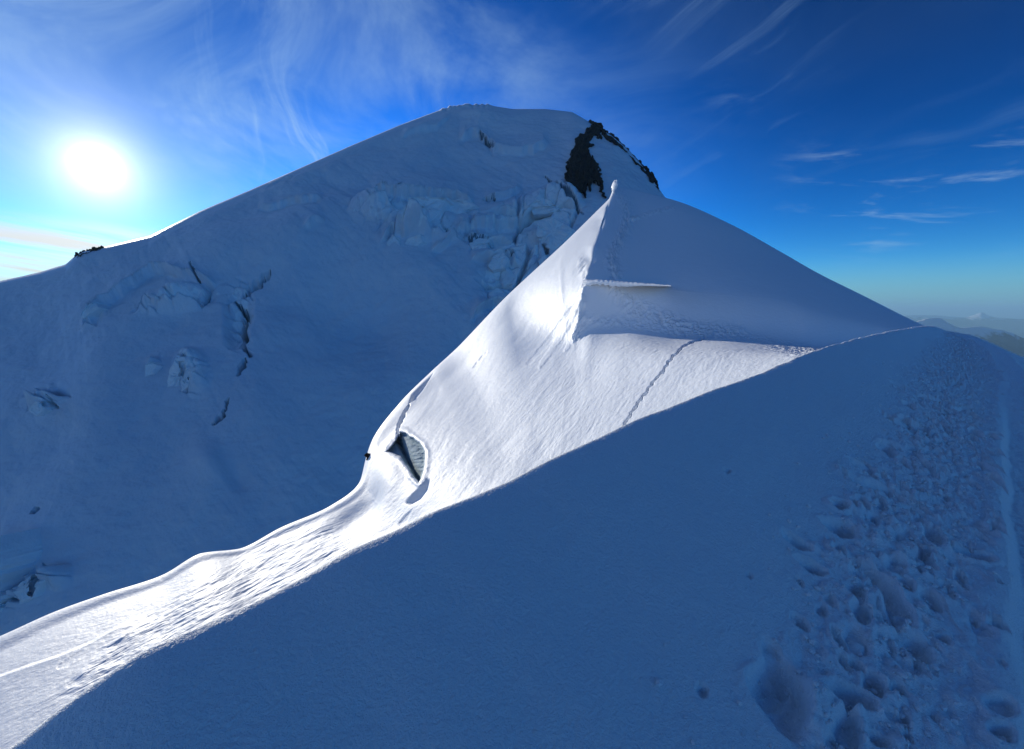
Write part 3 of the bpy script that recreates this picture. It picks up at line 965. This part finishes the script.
# cave: push the hole back into the slope
hole = [(387, 453), (392, 447), (397, 441), (400, 433), (406, 434), (413, 438), (421, 444), (425, 452), (425, 462), (423, 473), (419, 483), (413, 477), (407, 466), (400, 458), (393, 455)]
hs_ = poly_sd(BX + 0.7 * perlin(BX / 4, BY / 4, 90), BY + 0.7 * perlin(BX / 4, BY / 4, 91), hole)
rdir = Pb / np.linalg.norm(Pb, axis=-1, keepdims=True)
slotl = [(396, 440), (401, 448), (407, 460), (413, 471), (419, 482)]
slot, _ = seg_dist(BX, BY, slotl)
sgn = BX - np.interp(BY, [p[1] for p in slotl], [p[0] for p in slotl])
deep = np.where(sgn > 0, 1.6 + 7.5 * np.exp(-(slot / 4.5) ** 1.4) + 0.7 * fbm(BX / 9, BY / 2.2, 3, 95), 3.0 + 5.0 * np.exp(-slot / 1.3))
push = deep * sstep(hs_, -0.2, 1.6)
Pb2 = Pb2 + push[..., None] * rdir + Nb * (0.20 * np.exp(-((hs_ + 2.6) / 2.2) ** 2) * (0.7 + 0.5 * perlin(BX / 5, BY / 5, 96)) * (hs_ < 0))[..., None]
grid_b = grid_mesh('snow_ridge', Pb2, M_mid, flip=False)
tag(grid_b, kind='structure')
grid_b.data.materials.append(M_hole_shade)
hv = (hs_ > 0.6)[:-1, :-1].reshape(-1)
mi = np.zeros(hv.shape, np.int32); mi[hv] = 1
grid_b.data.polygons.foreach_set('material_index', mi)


def b_depth(px, py):
    q = (BX - px) ** 2 + (BY - py) ** 2 + 1e6 * (VB > 6)
    i = np.unravel_index(np.argmin(q), q.shape)
    return Pb2[i], Nb[i]


def lump_chain(name, pts, radii, mat, seed, squash=(1, 1, 1), ring=20, sub=10, rough=0.25, out_dir=None):
    """a lumpy solid bar through 3D points"""
    pts = np.array(pts, float); n = len(pts)
    tt = np.linspace(0, n - 1, (n - 1) * sub + 1)
    C_ = pchip(np.arange(n), pts, tt)
    R_ = pchip(np.arange(n), np.array(radii, float)[:, None], tt)[:, 0]
    T = np.gradient(C_, axis=0); T /= np.linalg.norm(T, axis=1, keepdims=True)
    up = np.array([0, 0, 1.0])
    A = np.cross(T, up); A /= np.linalg.norm(A, axis=1, keepdims=True) + 1e-9
    B_ = np.cross(A, T)
    th = np.linspace(0, 2 * np.pi, ring, endpoint=False)
    V = []
    for i in range(len(tt)):
        for a in th:
            nz = float(fbm(np.array([tt[i] * 2.3 + seed]), np.array([math.cos(a) * 1.3 + math.sin(a) * 2.1]), 3, seed)[0])
            r = R_[i] * (1 + rough * 2 * nz)
            V.append(C_[i] + A[i] * math.cos(a) * r * squash[0] + B_[i] * math.sin(a) * r * squash[2])
    Fc = []
    for i in range(len(tt) - 1):
        for k_ in range(ring):
            k2 = (k_ + 1) % ring
            Fc.append((i * ring + k_, i * ring + k2, (i + 1) * ring + k2, (i + 1) * ring + k_))
    Fc.append(tuple(range(ring - 1, -1, -1)))
    L0 = (len(tt) - 1) * ring
    Fc.append(tuple(L0 + k_ for k_ in range(ring)))
    return poly_mesh(name, V, Fc, mat, smooth=True)


# raised bar of sunlit snow standing off the shaded face: a fin whose left side meets the sun
bar = [(583, 280, 284, 91.5), (590, 280, 285, 89.8), (600, 280.3, 284.5, 87.8), (612, 281, 286, 85.6), (622, 282, 286.5, 83.8), (640, 283.0, 285.8, 80.6), (655, 284, 286, 78.0), (671, 285.3, 286.4, 75.2)]
bx = np.linspace(583, 671, 120)
bk = pchip([q[0] for q in bar], np.array([q[1:] for q in bar], float), bx)
jt = 0.45 * perlin(bx / 3.1, bx * 0 + 0.7, 21); jl = 1.5 * perlin(bx / 3.7, bx * 0 + 2.7, 22) * sstep(bx, 650, 600)
prof_ = [(0.0, 14.0), (-0.12, 1.5), (0.0, 0.25), (0.15, 0.0), (0.5, -0.15), (0.85, 0.0), (1.0, 0.3), (1.1, 1.6), (1.0, 14.0)]
rows = []
for fv, dd_ in prof_:
    yy = bk[:, 0] + jt + (bk[:, 1] + jl - bk[:, 0] - jt) * fv
    rows.append(at(bx, yy, bk[:, 2] + dd_))
Pbar = np.stack(rows + [rows[0]], 1)
o = grid_mesh('snow_berm', Pbar, M_mid)
tag(o, 'thin sunlit bar of snow lying level across the shaded face of the pyramid ridge', 'snow berm')
# white mound on the very tip, its broad side to the sun
tipc = at(614.6, 186, 131.5)
th_, ph_ = np.meshgrid(np.linspace(0, 2 * np.pi, 40), np.linspace(0.02, np.pi - 0.02, 26), indexing='ij')
ax_n = np.array([-0.86, -0.48, 0.15]); ax_n /= np.linalg.norm(ax_n)
ax_u = np.array([0.12, 0.0, 1.0]); ax_u -= ax_n * (ax_u @ ax_n); ax_u /= np.linalg.norm(ax_u)
ax_s = np.cross(ax_n, ax_u)
wv_ = 1 + 0.25 * perlin(np.cos(th_) * 1.7 + 3, ph_ * 1.9, 31)
Pt = tipc + (np.cos(th_) * np.sin(ph_) * wv_)[..., None] * ax_s * 1.15 + (np.sin(th_) * np.sin(ph_))[..., None] * ax_n * 0.35 + (np.cos(ph_) * wv_)[..., None] * ax_u * 1.5
o = grid_mesh('snow_mound', Pt, M_mid)
tag(o, 'small bright snow knob on the pointed tip of the sunlit ridge', 'snow mound')
# dark lump under the bulge of the sunlit slope
q = (BX - 369.5) ** 2 + (BY - 456) ** 2 + 1e6 * (VB > 6)
c_ = Pb2[np.unravel_index(np.argmin(q), q.shape)]
kn = [c_ + np.array([0.5, 0.2, -0.5]), c_ + np.array([0.05, 0.0, -0.1]), c_ + np.array([-0.3, 0.0, 0.25]), c_ + np.array([-0.45, 0.1, 0.6])]
o = lump_chain('boulder', kn, [0.5, 0.62, 0.55, 0.2], M_rock, 12, rough=0.45)
tag(o, 'small dark boulder poking out at the left edge of the sunlit slope', 'rock')

# ------------------------------------------------------------------ the near slope, crest and trodden trail
PC = 1.6
c45 = math.sqrt(0.5)
cr_px = np.array([p[0] for p in fgc] , float); cr_py = np.array([p[1] for p in fgc], float)
dpx = np.linspace(-55, 936, 700)
dpy = pchip(cr_px, cr_py[:, None], dpx)[:, 0]
dpy = dpy + 0.5 * perlin(dpx / 14, dpx * 0 + 1.5, 3) * sstep(dpx, 500, 800)
rx, ry, rz = ray(dpx, dpy)
tt_ = rx / ry
yc = 2 * c45 * PC / (1 - tt_) / 1.0
sc_s = PC * (1 + tt_) / (1 - tt_)
zc = rz / ry * (c45 * (PC + sc_s))
ZT = -1.7


def crest_z(s):
    z = np.interp(s, sc_s, zc)
    z = np.where(s < sc_s[0], zc[0] + (s - sc_s[0]) * 0.15, z)
    return z


def sp_from_px(px, py, z=ZT):
    x, y, zz_ = ray(px, py)
    k_ = z / zz_
    x, y = x * k_, y * k_
    return (x + y) * c45, (-x + y) * c45


edge_px = [(1012, 745), (1010, 700), (1008, 640), (1004, 560), (1001, 480), (1001, 430), (1002, 395), (1005, 372), (990, 347), (960, 334)]
es, ep = zip(*[sp_from_px(a, b_) for a, b_ in edge_px])
es, ep = np.array([float(q) for q in es]), np.array([float(q) for q in ep])
od = np.argsort(es); es, ep = es[od], ep[od]
left_px = [(735, 745), (742, 690), (752, 640), (775, 590), (785, 530), (835, 470), (872, 430), (890, 395), (905, 360), (925, 340)]
def fg_z(s, p, detail=True):
    czz = crest_z(s)
    q = PC - p
    qa = np.clip(q, 0, None)
    t15, t30 = 0.18, 0.60
    zs = czz - t15 * qa - (t30 - t15) * (np.sqrt(qa * qa + 0.0324) - 0.18)
    fl_ = ZT + 0.13 * np.clip(p, -3, 3)
    k_ = 0.32
    h_ = np.clip(0.5 + 0.5 * (zs - fl_) / k_, 0, 1)
    z = fl_ * (1 - h_) + zs * h_ + k_ * h_ * (1 - h_)
    # far side
    o2 = np.clip(-q, 0, None)
    z = np.where(p > PC, czz + (0.25 * o2 - 1.50 * (np.sqrt(o2 * o2 + 0.0009) - 0.03)) + 0 * z, z)
    # right shoulder
    pe = np.interp(s, es, ep) + 0.03 * perlin(s / 0.9, s * 0 + 0.5, 401) + 0.012 * perlin(s / 0.21, s * 0 + 0.5, 402)
    r_ = np.clip(pe - p, 0, None)
    z = z - 0.10 * sstep(r_, 0.0, 0.10) * sstep(s, 14, 7) - 0.02 * r_ - 0.34 * np.clip(r_ - 0.55, 0, None) - 0.02 * np.clip(r_ - 0.5, 0, None) ** 2
    z = z + 0.015 * np.exp(-((p - pe - 0.05) / 0.06) ** 2)
    # the ridge ends and falls away
    e = np.clip(s - 46, 0, None)
    z = z - 0.03 * e * e / (1 + 0.02 * e)
    return z


def hit(px, py):
    lo, hi = 0.3, 60.0
    x, y, zz_ = [float(q) for q in ray(px, py)]
    ks = np.geomspace(0.8, 90, 4000) / math.sqrt(x * x + y * y)
    s_, p_ = (x + y) * ks * c45, (-x + y) * ks * c45
    below = fg_z(s_, p_) > zz_ * ks
    i = int(np.argmax(below)) if below.any() else len(ks) - 1
    return float(s_[i]), float(p_[i])


ls, lp = zip(*[hit(a, b_) for a, b_ in left_px])
ls, lp = np.array([float(q) for q in ls]), np.array([float(q) for q in lp])
od = np.argsort(ls); ls, lp = ls[od], lp[od]


def smap(a, b_, n):
    return np.linspace(a, b_, n, endpoint=False)


sg = [-1.6]
while sg[-1] < 90:
    ss_ = sg[-1]
    dist = math.hypot(max(ss_, 0), 1.6)
    sg.append(ss_ + max(0.0052, dist * 0.0036) * (3.0 if ss_ < -0.4 else 1))
sg = np.array(sg)
pg = np.concatenate([-np.geomspace(60, 1.6, 70), smap(-1.6, -0.45, 90), smap(-0.45, 0.75, 190), smap(0.75, 1.45, 80), smap(1.45, 1.75, 60), 1.75 + np.geomspace(0.01, 60, 80)])
SG, PG = np.meshgrid(sg, pg, indexing='ij')
z = fg_z(SG, PG)
pe = np.interp(SG, es, ep); pl_ = np.interp(SG, ls, lp)
tz = sstep(PG, pe - 0.02, pe + 0.10) * sstep(PG, pl_ + 0.10, pl_ - 0.22)
nearf = 1.0 / (1 + (SG / 40) ** 2)
dz_ = 0.03 * fbm(SG / 1.4, PG / 0.9, 3, 101) * sstep(PG, PC - 0.3, PC - 0.9)
dz_ += 0.007 * fbm(SG / 0.42, PG / 0.30, 3, 104) * sstep(PG, PC - 0.1, PC - 0.5)
dz_ += 0.004 * fbm(SG / 0.10, PG / 0.10, 3, 102) * sstep(PG, PC - 0.05, PC - 0.3)
crw = np.exp(-((PG - PC) / 0.10) ** 2)
dz_ += crw * 0.004 * fbm(SG / 0.5, PG / 0.5, 4, 103) * (0.5 + np.clip(SG, 0, 30) * 0.5)
# churned floor of the trail
f1, f2, ca_, cb_, ox, oy = voro(SG / 0.21 + 0.5 * fbm(SG / .3, PG / .3, 2, 110), PG / 0.115 + 0.5 * fbm(SG / .3, PG / .3, 2, 111), 112)
core = np.exp(-((PG - (0.48 * pl_ + 0.52 * pe)) / np.maximum(0.36 * (pl_ - pe), .05)) ** 2)
dz_ += tz * (0.15 + 0.6 * core) * (0.018 * (ca_ - 0.6) + 0.024 * (f1 - 0.5) * (cb_ > 0.35)) * (1 + 0.12 * np.clip(SG, 0, 25))
f1, f2, ca_, cb_, ox, oy = voro(SG / 0.09, PG / 0.065, 118)
dz_ += (1 + 0.15 * np.clip(SG, 0, 20)) * tz * core * (0.018 * np.clip(0.6 - f1, 0, 1) / 0.6 * (ca_ > 0.45) - 0.012 * (cb_ > 0.6) * np.clip(0.6 - f1, 0, 1))
dz_ += tz * 0.022 * fbm(SG / 0.22, PG / 0.16, 4, 119, 0.55)
dsl = np.gradient(sg)[:, None] + 0 * PG
dz_ += (0.05 + 0.12 * sstep(PG, PC - 0.08, PC - 0.3)) * np.minimum(dsl, 0.02) * (RNG.random(dz_.shape) - 0.5) * 2 * sstep(SG, 25, 6)
rgt = sstep(PG, pe - 0.05, pe - 0.12)
dz_ += rgt * (0.012 * fbm(SG / 0.05, PG / 0.05, 3, 121) + 0.02 * fbm(SG / 0.3, PG / 0.2, 3, 122))
dents = []


def dent_px(px, py, L, Wd, dep, rot=0.0, rim=0.10):
    """boot hole at a pixel, sizes in metres; rot from the trail direction"""
    s_, p_ = hit(px, py)
    L, Wd = L * 0.82, Wd * 0.82
    dents.append((float(s_), float(p_), L, Wd, dep, rot, rim))


dent_px(782, 690, 0.20, 0.13, 0.10, 10, 0.08)
dent_px(772, 650, 0.08, 0.06, 0.05, 20, 0.05)
dent_px(840, 528, 0.16, 0.085, 0.10, -25)
dent_px(796, 540, 0.10, 0.07, 0.07, -50)
dent_px(812, 566, 0.10, 0.06, 0.08, -50)
for a_ in [(863, 466, .16, .09, .07, -30), (880, 488, .18, .08, .07, -30), (887, 448, .22, .10, .08, 0), (903, 424, .28, .10, .08, -30), (702, 690, .035, .025, .03, 0), (727, 470, .05, .025, .02, 0), (749, 576, .03, .02, .02, 0), (800, 620, .05, .05, .06, 20), (822, 608, .06, .03, .04, 0), (856, 592, .10, .06, .05, 10), (840, 697, .05, .05, .06, 0),
           (857, 665, .04, .04, .05, 0), (897, 690, .06, .03, .05, -40), (895, 717, .06, .03, .05, -80), (917, 647, .12, .07, .06, -20), (908, 736, .04, .02, .04, 0), (832, 742, .05, .03, .04, 0),
           (925, 560, .12, .07, .07, 10), (905, 585, .10, .06, .06, -10), (930, 600, .12, .07, .06, 0), (944, 640, .05, .04, .05, 0), (895, 620, .12, .05, .04, -20), (960, 575, .08, .04, .05, 0), (920, 520, .12, .06, .07, 0),
           (855, 640, .12, .07, .03, 0), (830, 600, .05, .03, .03, 0)]:
    dent_px(*a_)
for k_ in range(900):
    s0 = 0.6 + 38 * RNG.random() ** 1.9
    a0 = float(np.interp(s0, ls, lp)); b0 = float(np.interp(s0, es, ep))
    w_ = np.clip(RNG.normal(0.52, 0.24), 0.06, 0.97)
    p0 = a0 + (b0 - a0) * w_
    big_ = RNG.random()
    big_ = big_ ** 2.5 * float(np.clip(0.35 + s0 / 5, 0, 1))
    if s0 < 3 and RNG.random() < 0.35:
        continue
    sc9 = 1 + 0.07 * s0
    dents.append((s0, p0, (0.018 + 0.11 * big_) * sc9, (0.014 + 0.04 * big_) * sc9, (0.010 + 0.045 * RNG.random()) * (0.55 + big_) * sc9, RNG.normal(0, 30), 0.25))
hol_f = np.zeros_like(dz_)
for (s0, p0, L, Wd, dep, rot, rim) in dents:
    dep = dep * 0.78
    m0, m1 = np.searchsorted(sg, [s0 - L * 2.2, s0 + L * 2.2]); n0, n1 = np.searchsorted(pg, [p0 - L * 2.2, p0 + L * 2.2])
    if m1 - m0 < 2 or n1 - n0 < 2:
        continue
    ds = SG[m0:m1, n0:n1] - s0; dp = PG[m0:m1, n0:n1] - p0
    a = math.radians(rot)
    q1 = (ds * math.cos(a) + dp * math.sin(a)) / L; q2 = (-ds * math.sin(a) + dp * math.cos(a)) / Wd
    wv = 0.16 * perlin(SG[m0:m1, n0:n1] / (L * 0.7), PG[m0:m1, n0:n1] / (L * 0.7), 130)
    r = np.sqrt(q1 * q1 + q2 * q2 * (1 + 0.35 * q1)) + wv
    hole_ = -dep * (1 - sstep(r, 0.72, 1.03)) * (1 + 0.35 * q1)
    rim_ = dep * rim * np.exp(-((r - 1.22) / 0.2) ** 2)
    cur = dz_[m0:m1, n0:n1]
    dz_[m0:m1, n0:n1] = cur + hole_ * np.clip(1.2 + cur / 0.10, 0.3, 1) + rim_
dz_ += 0
# kicked-out lumps
for (px_, py_, L, h_) in [(868, 535, .09, .035), (880, 545, .06, .03), (815, 545, .035, .025), (850, 522, .05, .02), (818, 700, .07, .05), (812, 722, .06, .04), (900, 560, .05, .03), (890, 520, .06, .03), (925, 480, .08, .03),
                          (885, 640, .10, .02), (965, 660, .14, .02), (840, 470, .10, .02), (855, 505, .14, .02), (790, 640, .06, .02), (838, 590, .12, .02)]:
    s0, p0 = hit(px_, py_)
    r2 = ((SG - s0) / L) ** 2 + ((PG - p0) / (L * 0.7)) ** 2
    dz_ += h_ * np.exp(-r2) * (1 + 0.8 * fbm(SG / .05, PG / .05, 3, 140))
z = z + dz_
Pf = np.stack([(SG - PG) * c45, (SG + PG) * c45, z], -1)
tag(grid_mesh('snow_slope', Pf, M_fg, flip=False), kind='structure')

# ------------------------------------------------------------------ crumbs of kicked snow lying in the trail
from mathutils import noise as mnoise
ico_v = []
ph = (1 + 5 ** 0.5) / 2
for a_, b2 in ((1, ph), (-1, ph), (1, -ph), (-1, -ph)):
    ico_v += [(0, a_, b2), (a_, b2, 0), (b2, 0, a_)]
ico_v = np.array(ico_v, float); ico_v /= np.linalg.norm(ico_v[0])
ico_f = []
for i in range(12):
    for j in range(i + 1, 12):
        for k_ in range(j + 1, 12):
            if max(np.linalg.norm(ico_v[i] - ico_v[j]), np.linalg.norm(ico_v[j] - ico_v[k_]), np.linalg.norm(ico_v[i] - ico_v[k_])) < 1.1:
                n_ = np.cross(ico_v[j] - ico_v[i], ico_v[k_] - ico_v[i])
                ico_f.append((i, j, k_) if n_ @ ico_v[i] > 0 else (i, k_, j))
ico_f = np.array(ico_f)
NCR = 2600
cv, cf = [], []
for q_ in range(NCR):
    s0 = 0.5 + 11 * RNG.random() ** 1.6
    a0 = float(np.interp(s0, ls, lp)); b0 = float(np.interp(s0, es, ep))
    w_ = RNG.normal(0.48, 0.27)
    if w_ > 0.98:
        continue
    p0 = a0 + (b0 - a0) * w_
    i = int(np.clip(np.searchsorted(sg, s0), 1, len(sg) - 2)); j = int(np.clip(np.searchsorted(pg, p0), 1, len(pg) - 2))
    r0 = 0.0035 + 0.011 * RNG.random() ** 3 + 0.0006 * s0
    c3 = np.array([(s0 - p0) * c45, (s0 + p0) * c45, z[i, j] + r0 * 0.35])
    R3 = ico_v * (r0 * (0.7 + 0.6 * RNG.random((12, 1)))) * np.array([1, 1, 0.75])
    th0 = RNG.random() * 6.28
    Rz = np.array([[math.cos(th0), -math.sin(th0), 0], [math.sin(th0), math.cos(th0), 0], [0, 0, 1]])
    cf.append(ico_f + 12 * len(cv)); cv.append(R3 @ Rz.T + c3)
o = poly_mesh('snow_crumbs', np.concatenate(cv), np.concatenate(cf).tolist(), M_fg, smooth=False)
tag(o, 'loose crumbs of kicked snow scattered along the trodden trail', 'snow crumbs', kind='stuff')

# ------------------------------------------------------------------ haze
HZ_TOP = float(P_C[..., 2].max()) + 30
hz = bpy.data.materials.new('haze_air')
hz.use_nodes = True
hz.node_tree.nodes.clear()
t = NT(hz.node_tree)
o_ = t.node('ShaderNodeOutputMaterial')
pv = t.node('ShaderNodeVolumePrincipled')
pv.inputs['Color'].default_value = (0.44, 0.78, 1.0, 1)
pv.inputs['Density'].default_value = 1.8e-5
pv.inputs['Anisotropy'].default_value = 0.1
t.l.new(pv.outputs[0], o_.inputs['Volume'])
hw = R_G + 500
hv_ = [(x, y, z_) for x in (-hw, hw) for y in (-hw, hw) for z_ in (-3641.0, HZ_TOP)]
hf = [(0, 1, 3, 2), (4, 6, 7, 5), (0, 4, 5, 1), (2, 3, 7, 6), (0, 2, 6, 4), (1, 5, 7, 3)]
tag(poly_mesh('haze', hv_, hf, hz), kind='stuff')
